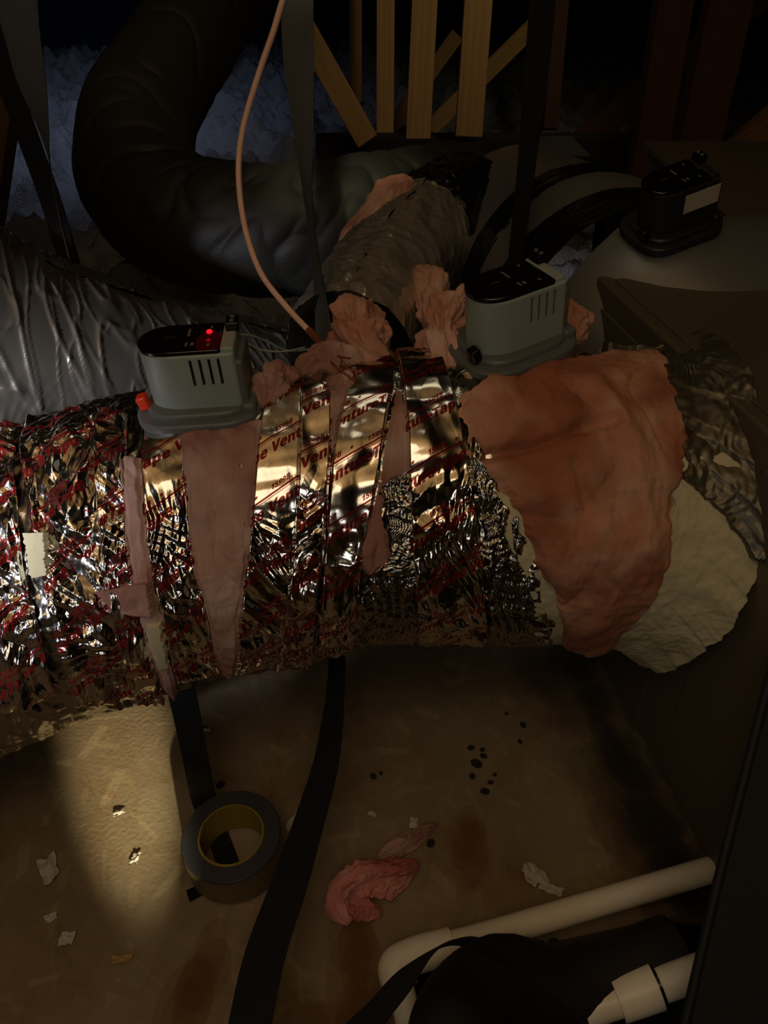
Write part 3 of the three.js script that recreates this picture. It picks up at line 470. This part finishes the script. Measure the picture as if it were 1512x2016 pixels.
tuft('pink tuft of torn insulation around the tip of the pink wire', [
  [[[-0.0203, 0.5347, -0.8567], [-0.0278, 0.5376, -0.7828], [-0.02, 0.5383, -0.7263], [0.0085, 0.5294, -0.7257]], [0.016, 0.027, 0.027, 0.012], 1, 0.4, 2, 0.25],
]);
tuft('pale pink lumps of insulation right of the orange levered motor', [
  [[[-0.1139, 0.5227, -0.6379], [-0.1076, 0.5312, -0.6662], [-0.0996, 0.5361, -0.6992]], [0.016, 0.020, 0.014], 3, 0.35, 1, 0.2],
  [[[-0.0878, 0.5304, -0.6948], [-0.0665, 0.5339, -0.7101], [-0.0398, 0.5315, -0.7146], [-0.0257, 0.5264, -0.6916]], [0.013, 0.019, 0.021, 0.014], 4, 0.35, 1, 0.2],
  [[[-0.0328, 0.5313, -0.6954], [-0.0416, 0.5238, -0.6553], [-0.0461, 0.5134, -0.618]], [0.016, 0.012, 0.005], 5, 0.35, 1, 0.2],
]);
tuft('pink insulation wrapping the left side of the right damper motor', [
  [[[0.1126, 0.5422, -0.8626], [0.0841, 0.546, -0.8275], [0.0653, 0.5419, -0.7799], [0.0646, 0.5361, -0.7309], [0.0682, 0.5297, -0.7005]], [0.012, 0.022, 0.025, 0.022, 0.010], 6, 0.45, 2, 0.3],
]);
tuft('dim pink insulation at the back right of the right damper motor', [
  [[[0.208, 0.5375, -0.8589], [0.2144, 0.533, -0.8237], [0.2094, 0.5257, -0.7863]], [0.012, 0.019, 0.013], 7],
]);
tuft('dark pink insulation under the right side of the foil branch duct', [
  [[[0.0515, 0.5045, -1.0615], [0.0662, 0.5025, -0.9584], [0.0591, 0.4926, -0.8873]], [0.014, 0.024, 0.016], 9],
]);
tuft('pink cuff of insulation at the upper end of the foil branch duct', [
  [[[0.0684, 0.5425, -1.3196], [0.032, 0.5443, -1.2956], [0.0048, 0.5294, -1.2333], [-0.0318, 0.5033, -1.1748], [-0.0644, 0.4803, -1.1061]], [0.016, 0.032, 0.034, 0.030, 0.014], 8],
]);
tuft('pink curled scrap of insulation lying on the wooden deck', [
  [[[0.0422, 0.01, -0.4609], [0.0083, 0.014, -0.4455], [-0.0258, 0.016, -0.435], [-0.0488, 0.016, -0.4221], [-0.0529, 0.014, -0.4088], [-0.0386, 0.01, -0.3913]], [0.008, 0.014, 0.016, 0.016, 0.014, 0.008], 10, 0.55, 3, 0.5],
  [[[-0.0494, 0.012, -0.407], [-0.0236, 0.01, -0.4079], [-0.0023, 0.006, -0.4052]], [0.010, 0.010, 0.005], 11, 0.5, 3, 0.5],
]);
tuft('faint pink wisp of insulation on the deck beyond the curled scrap', [
  [[[-0.0067, 0.003, -0.4708], [0.021, 0.004, -0.4862], [0.0464, 0.004, -0.5026], [0.0673, 0.003, -0.5152]], [0.006, 0.009, 0.008, 0.004], 12, 0.5, 1, 0.5],
]);

// ---------------------------------------------------------------- straps
// a row: centre, then half width across the picture (hx) and towards the camera (hz)
const row = (p, hx, hy, hz) => [...p, hx, hy, hz];
// carry the top of a hanging strap on, in line, to the roof framing
const hung = (rows) => { const a = rows[0], b = rows[1], k = (2.36 - a[1]) / (a[1] - b[1]), at = (q) => [lerp(a[0], a[0] + (a[0] - b[0]) * k, q), lerp(a[1], 2.36, q), lerp(a[2], a[2] + (a[2] - b[2]) * k, q), ...a.slice(3)]; return [at(1), at(0.3), ...rows]; };
const SG = 'woven duct hanger straps';
{
  const t = thing('hanger_strap', 'grey woven strap at the upper left corner in front of the black one', 'strap', SG);
  part('webbing', ribbon(hung([row([-0.3792, 0.8545, -0.9543], 0.024, 0, 0), row([-0.3877, 0.8008, -0.9631], 0.021, 0, 0.004), row([-0.3953, 0.7511, -0.975], 0.019, 0, 0.008), row([-0.4005, 0.7019, -0.9874], 0.011, 0, 0.012), row([-0.4065, 0.6662, -0.9975], 0.006, 0, 0.014), row([-0.4137, 0.6106, -1.0048], 0.005, 0, 0.014), row([-0.4141, 0.5336, -1.0018], 0.005, 0, 0.014)]), 0.0016, 260), M.strapGrey, t);
  const t0 = thing('hanger_strap', 'black strap at the upper left running down to the silver flexible duct', 'strap', SG);
  part('webbing', ribbon(hung([row([-0.4864, 0.8475, -1.1011], 0.016, 0, 0.003), row([-0.4718, 0.773, -1.0809], 0.016, 0, 0.003), row([-0.4503, 0.6764, -1.0562], 0.0155, 0, 0.003), row([-0.4358, 0.6068, -1.04], 0.0150, 0, 0.002), row([-0.4236, 0.5191, -1.0222], 0.0145, 0, 0.0)]), 0.0016, 260), M.strapBlack, t0);
  const t2 = thing('hanger_strap', 'grey woven strap twisting in the middle beside the pink wire', 'strap', SG);
  part('webbing', ribbon(hung([row([-0.098, 0.8499, -1.0522], 0.0185, 0, 0), row([-0.0979, 0.766, -1.0121], 0.0175, 0, 0.003), row([-0.0942, 0.6972, -0.9837], 0.012, 0, 0.010), row([-0.0914, 0.6303, -0.9568], 0.0065, 0, 0.016), row([-0.0838, 0.574, -0.9255], 0.006, 0, 0.016), row([-0.0772, 0.5263, -0.9009], 0.009, 0, 0.014), row([-0.0698, 0.4653, -0.866], 0.014, 0, 0.008)]), 0.0016, 260), M.strapGrey, t2);
  const t3 = thing('hanger_strap', 'straight black strap running down to the right damper motor', 'strap', SG);
  part('webbing', ribbon(hung([row([0.2064, 0.8429, -1.199], 0.0165, 0, 0.004), row([0.202, 0.7287, -1.1606], 0.0150, 0, 0.006), row([0.1959, 0.6169, -1.124], 0.0105, 0, 0.010), row([0.1826, 0.4838, -1.058], 0.007, 0, 0.014)]), 0.0016, 260), M.strapBlack, t3);
  const t4 = thing('hanger_strap', 'black strap hanging below the duct to the tape roll', 'strap', SG);
  part('webbing', ribbon([row([-0.2381, 0.1979, -0.5809], 0.0165, 0, 0), row([-0.2337, 0.1577, -0.5685], 0.0165, 0, 0), row([-0.2193, 0.1101, -0.525], 0.0160, 0, 0.003), row([-0.2239, 0.012, -0.5319], 0.0165, 0, 0.002), row([-0.1983, 0.003, -0.4868], 0.0165, 0, 0.004), row([-0.1755, 0.003, -0.4432], 0.0165, 0, 0.004)]), M.strapBlack, t4);
  const t5 = thing('hanger_strap', 'long black strap curving from the duct bottom past the tape roll to the lower edge', 'strap', SG);
  part('webbing', ribbon([row([-0.0567, 0.193, -0.6278], 0.010, 0, 0.006), row([-0.0576, 0.1702, -0.6037], 0.0105, 0, 0.004), row([-0.0602, 0.1524, -0.558], 0.0125, 0, 0.004), row([-0.0668, 0.1365, -0.5075], 0.0145, 0, 0.004), row([-0.0814, 0.1239, -0.4469], 0.0165, 0, 0.003), row([-0.0971, 0.1198, -0.3803], 0.0190, 0, 0.002), row([-0.1131, 0.1184, -0.3157], 0.0200, 0, 0), row([-0.1216, 0.1116, -0.247], 0.0195, 0, 0), row([-0.14, 0.05, -0.10], 0.0195, 0, 0), row([-0.16, 0.004, 0.06], 0.0195, 0, 0)]), M.strapBlack, t5);
  const t6 = thing('hanger_strap', 'black strap looping over the white pipe at the bottom of the picture', 'strap', SG);
  part('webbing', ribbon([row([-0.06, 0.004, -0.10], 0.019, 0.0, 0), row([-0.0262, 0.2012, -0.2155], 0.019, 0.008, 0), row([0.0049, 0.2103, -0.2479], 0.016, 0.012, 0), row([0.0292, 0.2114, -0.2742], 0.012, 0.015, 0), row([0.0598, 0.2125, -0.2877], 0.0, 0.019, 0.006), row([0.09, 0.2067, -0.2832], -0.009, 0.022, 0), row([0.1246, 0.198, -0.2637], -0.014, 0.022, 0), row([0.1536, 0.1973, -0.2378], -0.016, 0.022, 0), row([0.1764, 0.1981, -0.213], -0.016, 0.022, 0), row([0.20, -0.28, -0.20], -0.016, 0.016, 0)]), M.strapBlack, t6);
}
// ---------------------------------------------------------------- wires
lone('pink_wire', tube([[-0.02, 2.36, -0.62], [-0.06, 1.5, -0.68], [-0.0934, 0.8669, -0.9577], [-0.1102, 0.8158, -0.9494], [-0.1363, 0.7606, -0.9444], [-0.1559, 0.7129, -0.9325], [-0.1629, 0.6793, -0.9189], [-0.1615, 0.6419, -0.8961], [-0.1544, 0.6086, -0.8764], [-0.1389, 0.5769, -0.8516], [-0.1094, 0.5494, -0.8238], [-0.0811, 0.5333, -0.7921]], 0.0034, 14, 320), M.copperWire, 'glossy pink orange wire curving down from the top to the pink tuft', 'wire');
{
  const t = thing('stripped_wire_end', 'thin brown conductors fanning out of the end of the pink wire', 'wire');
  part('sheath_tip', tube([[-0.0835, 0.5346, -0.7957], [-0.0734, 0.5319, -0.7784], [-0.0677, 0.5324, -0.7598]], 0.0042, 12, 20), M.brownWire, t);
  for (const [a, b, c] of [[[-0.0555, 0.5406, -0.7217], [-0.033, 0.5455, -0.6811], [-0.004, 0.5392, -0.6826]], [[-0.0586, 0.5398, -0.7211], [-0.047, 0.5479, -0.683], [-0.0276, 0.5409, -0.6648]], [[-0.0551, 0.5402, -0.7341], [-0.0446, 0.5512, -0.6983], [-0.033, 0.5542, -0.6879]]]) part('conductor', tube([[-0.0691, 0.5328, -0.7639], a, b, c], 0.0011, 8, 40), M.brownWire, t);
  lone('control_wire', tube([[-0.148, 0.5701, -0.7067], [-0.1356, 0.5658, -0.716], [-0.1209, 0.5522, -0.7308], [-0.1025, 0.5357, -0.7433], [-0.072, 0.5285, -0.763]], 0.0011, 8, 60), M.greenWire, 'thin green wire from the lit damper motor, the upper of two', 'wire');
  lone('control_wire', tube([[-0.1465, 0.5669, -0.7042], [-0.1353, 0.5594, -0.7085], [-0.1227, 0.547, -0.7204], [-0.1038, 0.5394, -0.7335], [-0.0852, 0.5316, -0.7591]], 0.0010, 8, 60), M.whiteWire, 'thin whitish wire from the lit damper motor, the lower of two', 'wire');
  lone('wire_coil', tube(Array.from({ length: 40 }, (_, i) => { const a = i * 0.42, b = [0.5372, 0.5169, -1.2235]; return [b[0] + 0.028 * Math.cos(a), b[1] + 0.012 * Math.sin(a) + i * 0.0002, b[2] + 0.022 * Math.sin(a)]; }), 0.0013, 8, 200), M.brownWire, 'small dark wire coil beside the dark damper motor', 'wire');
}
// ---------------------------------------------------------------- tape roll
{
  const t = thing('tape_roll', 'roll of silver tape with a yellow core lying on the deck between two black straps', 'tape', null, [-0.1775, 0, -0.4736]);
  const ring = (r0, r1, h, y) => new THREE.LatheGeometry([[r0, y], [r1 - 0.001, y], [r1, y + 0.001], [r1, y + h - 0.001], [r1 - 0.001, y + h], [r0, y + h], [r0, y]].map((q) => new THREE.Vector2(...q)), 72);
  part('tape_winding', flatN(ring(0.0385, 0.0575, 0.048, 0.0045)), M.tapeSide, t);
  part('outer_wrap', new THREE.CylinderGeometry(0.0579, 0.0579, 0.045, 72, 1, true).translate(0, 0.028, 0), M.tapeOuter, t, 'brownish shiny outer face');
  part('cardboard_core', flatN(ring(0.0362, 0.0387, 0.049, 0.0045)), M.core, t, 'yellow core');
  t.rotation.z = 0.02;
  lone('tape_scrap', flatN(box(0.016, 0.0015, 0.014)).rotateY(0.5).translate(...[-0.2203, 0.002, -0.43]), M.blackPlastic, 'small black tape scrap left of the tape roll', 'scrap');
}
// ---------------------------------------------------------------- pipes at the lower right
{
  const w = thing('drain_pipe', 'white plastic drain pipe crossing the deck at the lower right under the black strap', 'pipe');
  const a = [0.3688, 0.05, -0.4332], b = [0.1093, 0.05, -0.3623], d = [0.0231, 0.05, -0.3404];
  part('straight_pipe', tube([a, [(a[0] + b[0]) / 2, 0.05, (a[2] + b[2]) / 2], b, [lerp(b[0], d[0], 0.6), 0.05, lerp(b[2], d[2], 0.6)]], 0.0140, 24, 20), M.pvc, w);
  part('elbow', tube([[lerp(b[0], d[0], 0.45), 0.05, lerp(b[2], d[2], 0.45)], [lerp(b[0], d[0], 0.9), 0.05, lerp(b[2], d[2], 0.9)], [0.0114, 0.05, -0.3312], [0.0174, 0.047, -0.3135]], 0.0178, 24, 40), M.pvc, w);
  part('lower_pipe', tube([[0.0144, 0.05, -0.3217], [0.0221, 0.045, -0.2938], [0.032, 0.04, -0.2568]], 0.0135, 24, 20), M.pvc, w);
  const f = thing('pipe_coupling', 'cream plastic pipe with a coupling at the bottom right corner', 'pipe');
  const p = [0.1826, 0.1103, -0.2713], q = [0.2128, 0.1183, -0.2776], r = [0.2485, 0.1278, -0.285], s = [0.2985, 0.1414, -0.2956];
  part('pipe', tube([p, q, r, s], 0.0150, 24, 20), M.pvc, f); part('coupling', tube([q, r], 0.0195, 28, 6), M.pvc, f);
  part('collar_ring', tube([r, [lerp(r[0], s[0], 0.06), lerp(r[1], s[1], 0.06), lerp(r[2], s[2], 0.06)]], 0.0168, 28, 4), M.blackPlastic, f);
  const h = thing('foam_wrapped_line', 'thick black foam wrapped line under the looping strap at the bottom', 'pipe');
  part('foam_sleeve', tube([[0.06, -0.30, -0.22], [0.0493, 0.1887, -0.2057], [0.0651, 0.1554, -0.2558], [0.1062, 0.1341, -0.2899], [0.1736, 0.1028, -0.2908], [0.2813, 0.1077, -0.32]], 0.036, 28, 60), M.foam, h);
}
// ---------------------------------------------------------------- scraps on the deck
function scrap(p, size, seed, mat, label, thick = 0.004) {
  const R = rng(seed), n = 9, g = grid(n, n, (u, v) => { const a = Math.atan2(v - 0.5, u - 0.5), k = 1 + 0.5 * noise(Math.cos(a) * 1.3, Math.sin(a) * 1.3, seed); return [(u - 0.5) * size[0] * k, 0.0012 + thick * (0.5 + 0.5 * noise(u * 3, v * 3, seed)) , (v - 0.5) * size[1] * k, u, v]; }).rotateY(R() * 3);
  lone('scrap', flatN(g).translate(p[0], 0, p[2]), mat, label, 'scrap');
}
scrap([0.1768, 0, -0.4489], [0.030, 0.022], 3, M.paper, 'pale torn scrap right of the pink curled insulation on the deck', 0.012);
scrap([0.1935, 0, -0.4345], [0.026, 0.012], 4, M.paper, 'small pale scrap touching the torn scrap near the white pipe', 0.008);
scrap([-0.3773, 0, -0.4023], [0.010, 0.014], 5, M.paper, 'pale oval chip at the lower left, the upper of two');
scrap([-0.3525, 0, -0.3793], [0.014, 0.014], 6, M.paper, 'pale diamond shaped chip at the lower left, the lower of two');
scrap([-0.3, 0, -0.4699], [0.009, 0.014], 7, M.paper, 'bright chip with dark hole in the lit patch of deck');
scrap([-0.3345, 0, -0.5293], [0.014, 0.004], 8, M.paper, 'thin white sliver in the lit patch of deck');
scrap([-0.3977, 0, -0.4586], [0.018, 0.030], 9, M.paper, 'dim grey scrap in the shade left of the lit patch', 0.008);
scrap([-0.2487, 0, -0.6547], [0.006, 0.012], 10, M.paper, 'tiny pale flake right of the strap below the duct');
scrap([0.0375, 0, -0.5149], [0.018, 0.010], 11, M.paper, 'pale flake at the far end of the faint pink wisp');
scrap([-0.1089, 0, -0.5169], [0.024, 0.020], 12, M.paper, 'dim flake between the tape roll and the long black strap');
scrap([-0.2858, 0, -0.3583], [0.008, 0.020], 13, M.wood, 'orange splinter at the lower end of the lit patch');
scrap([-0.0154, 0, -0.5286], [0.006, 0.010], 14, M.paper, 'tiny flake above the pink curled scrap');

renderer.render(scene, camera);
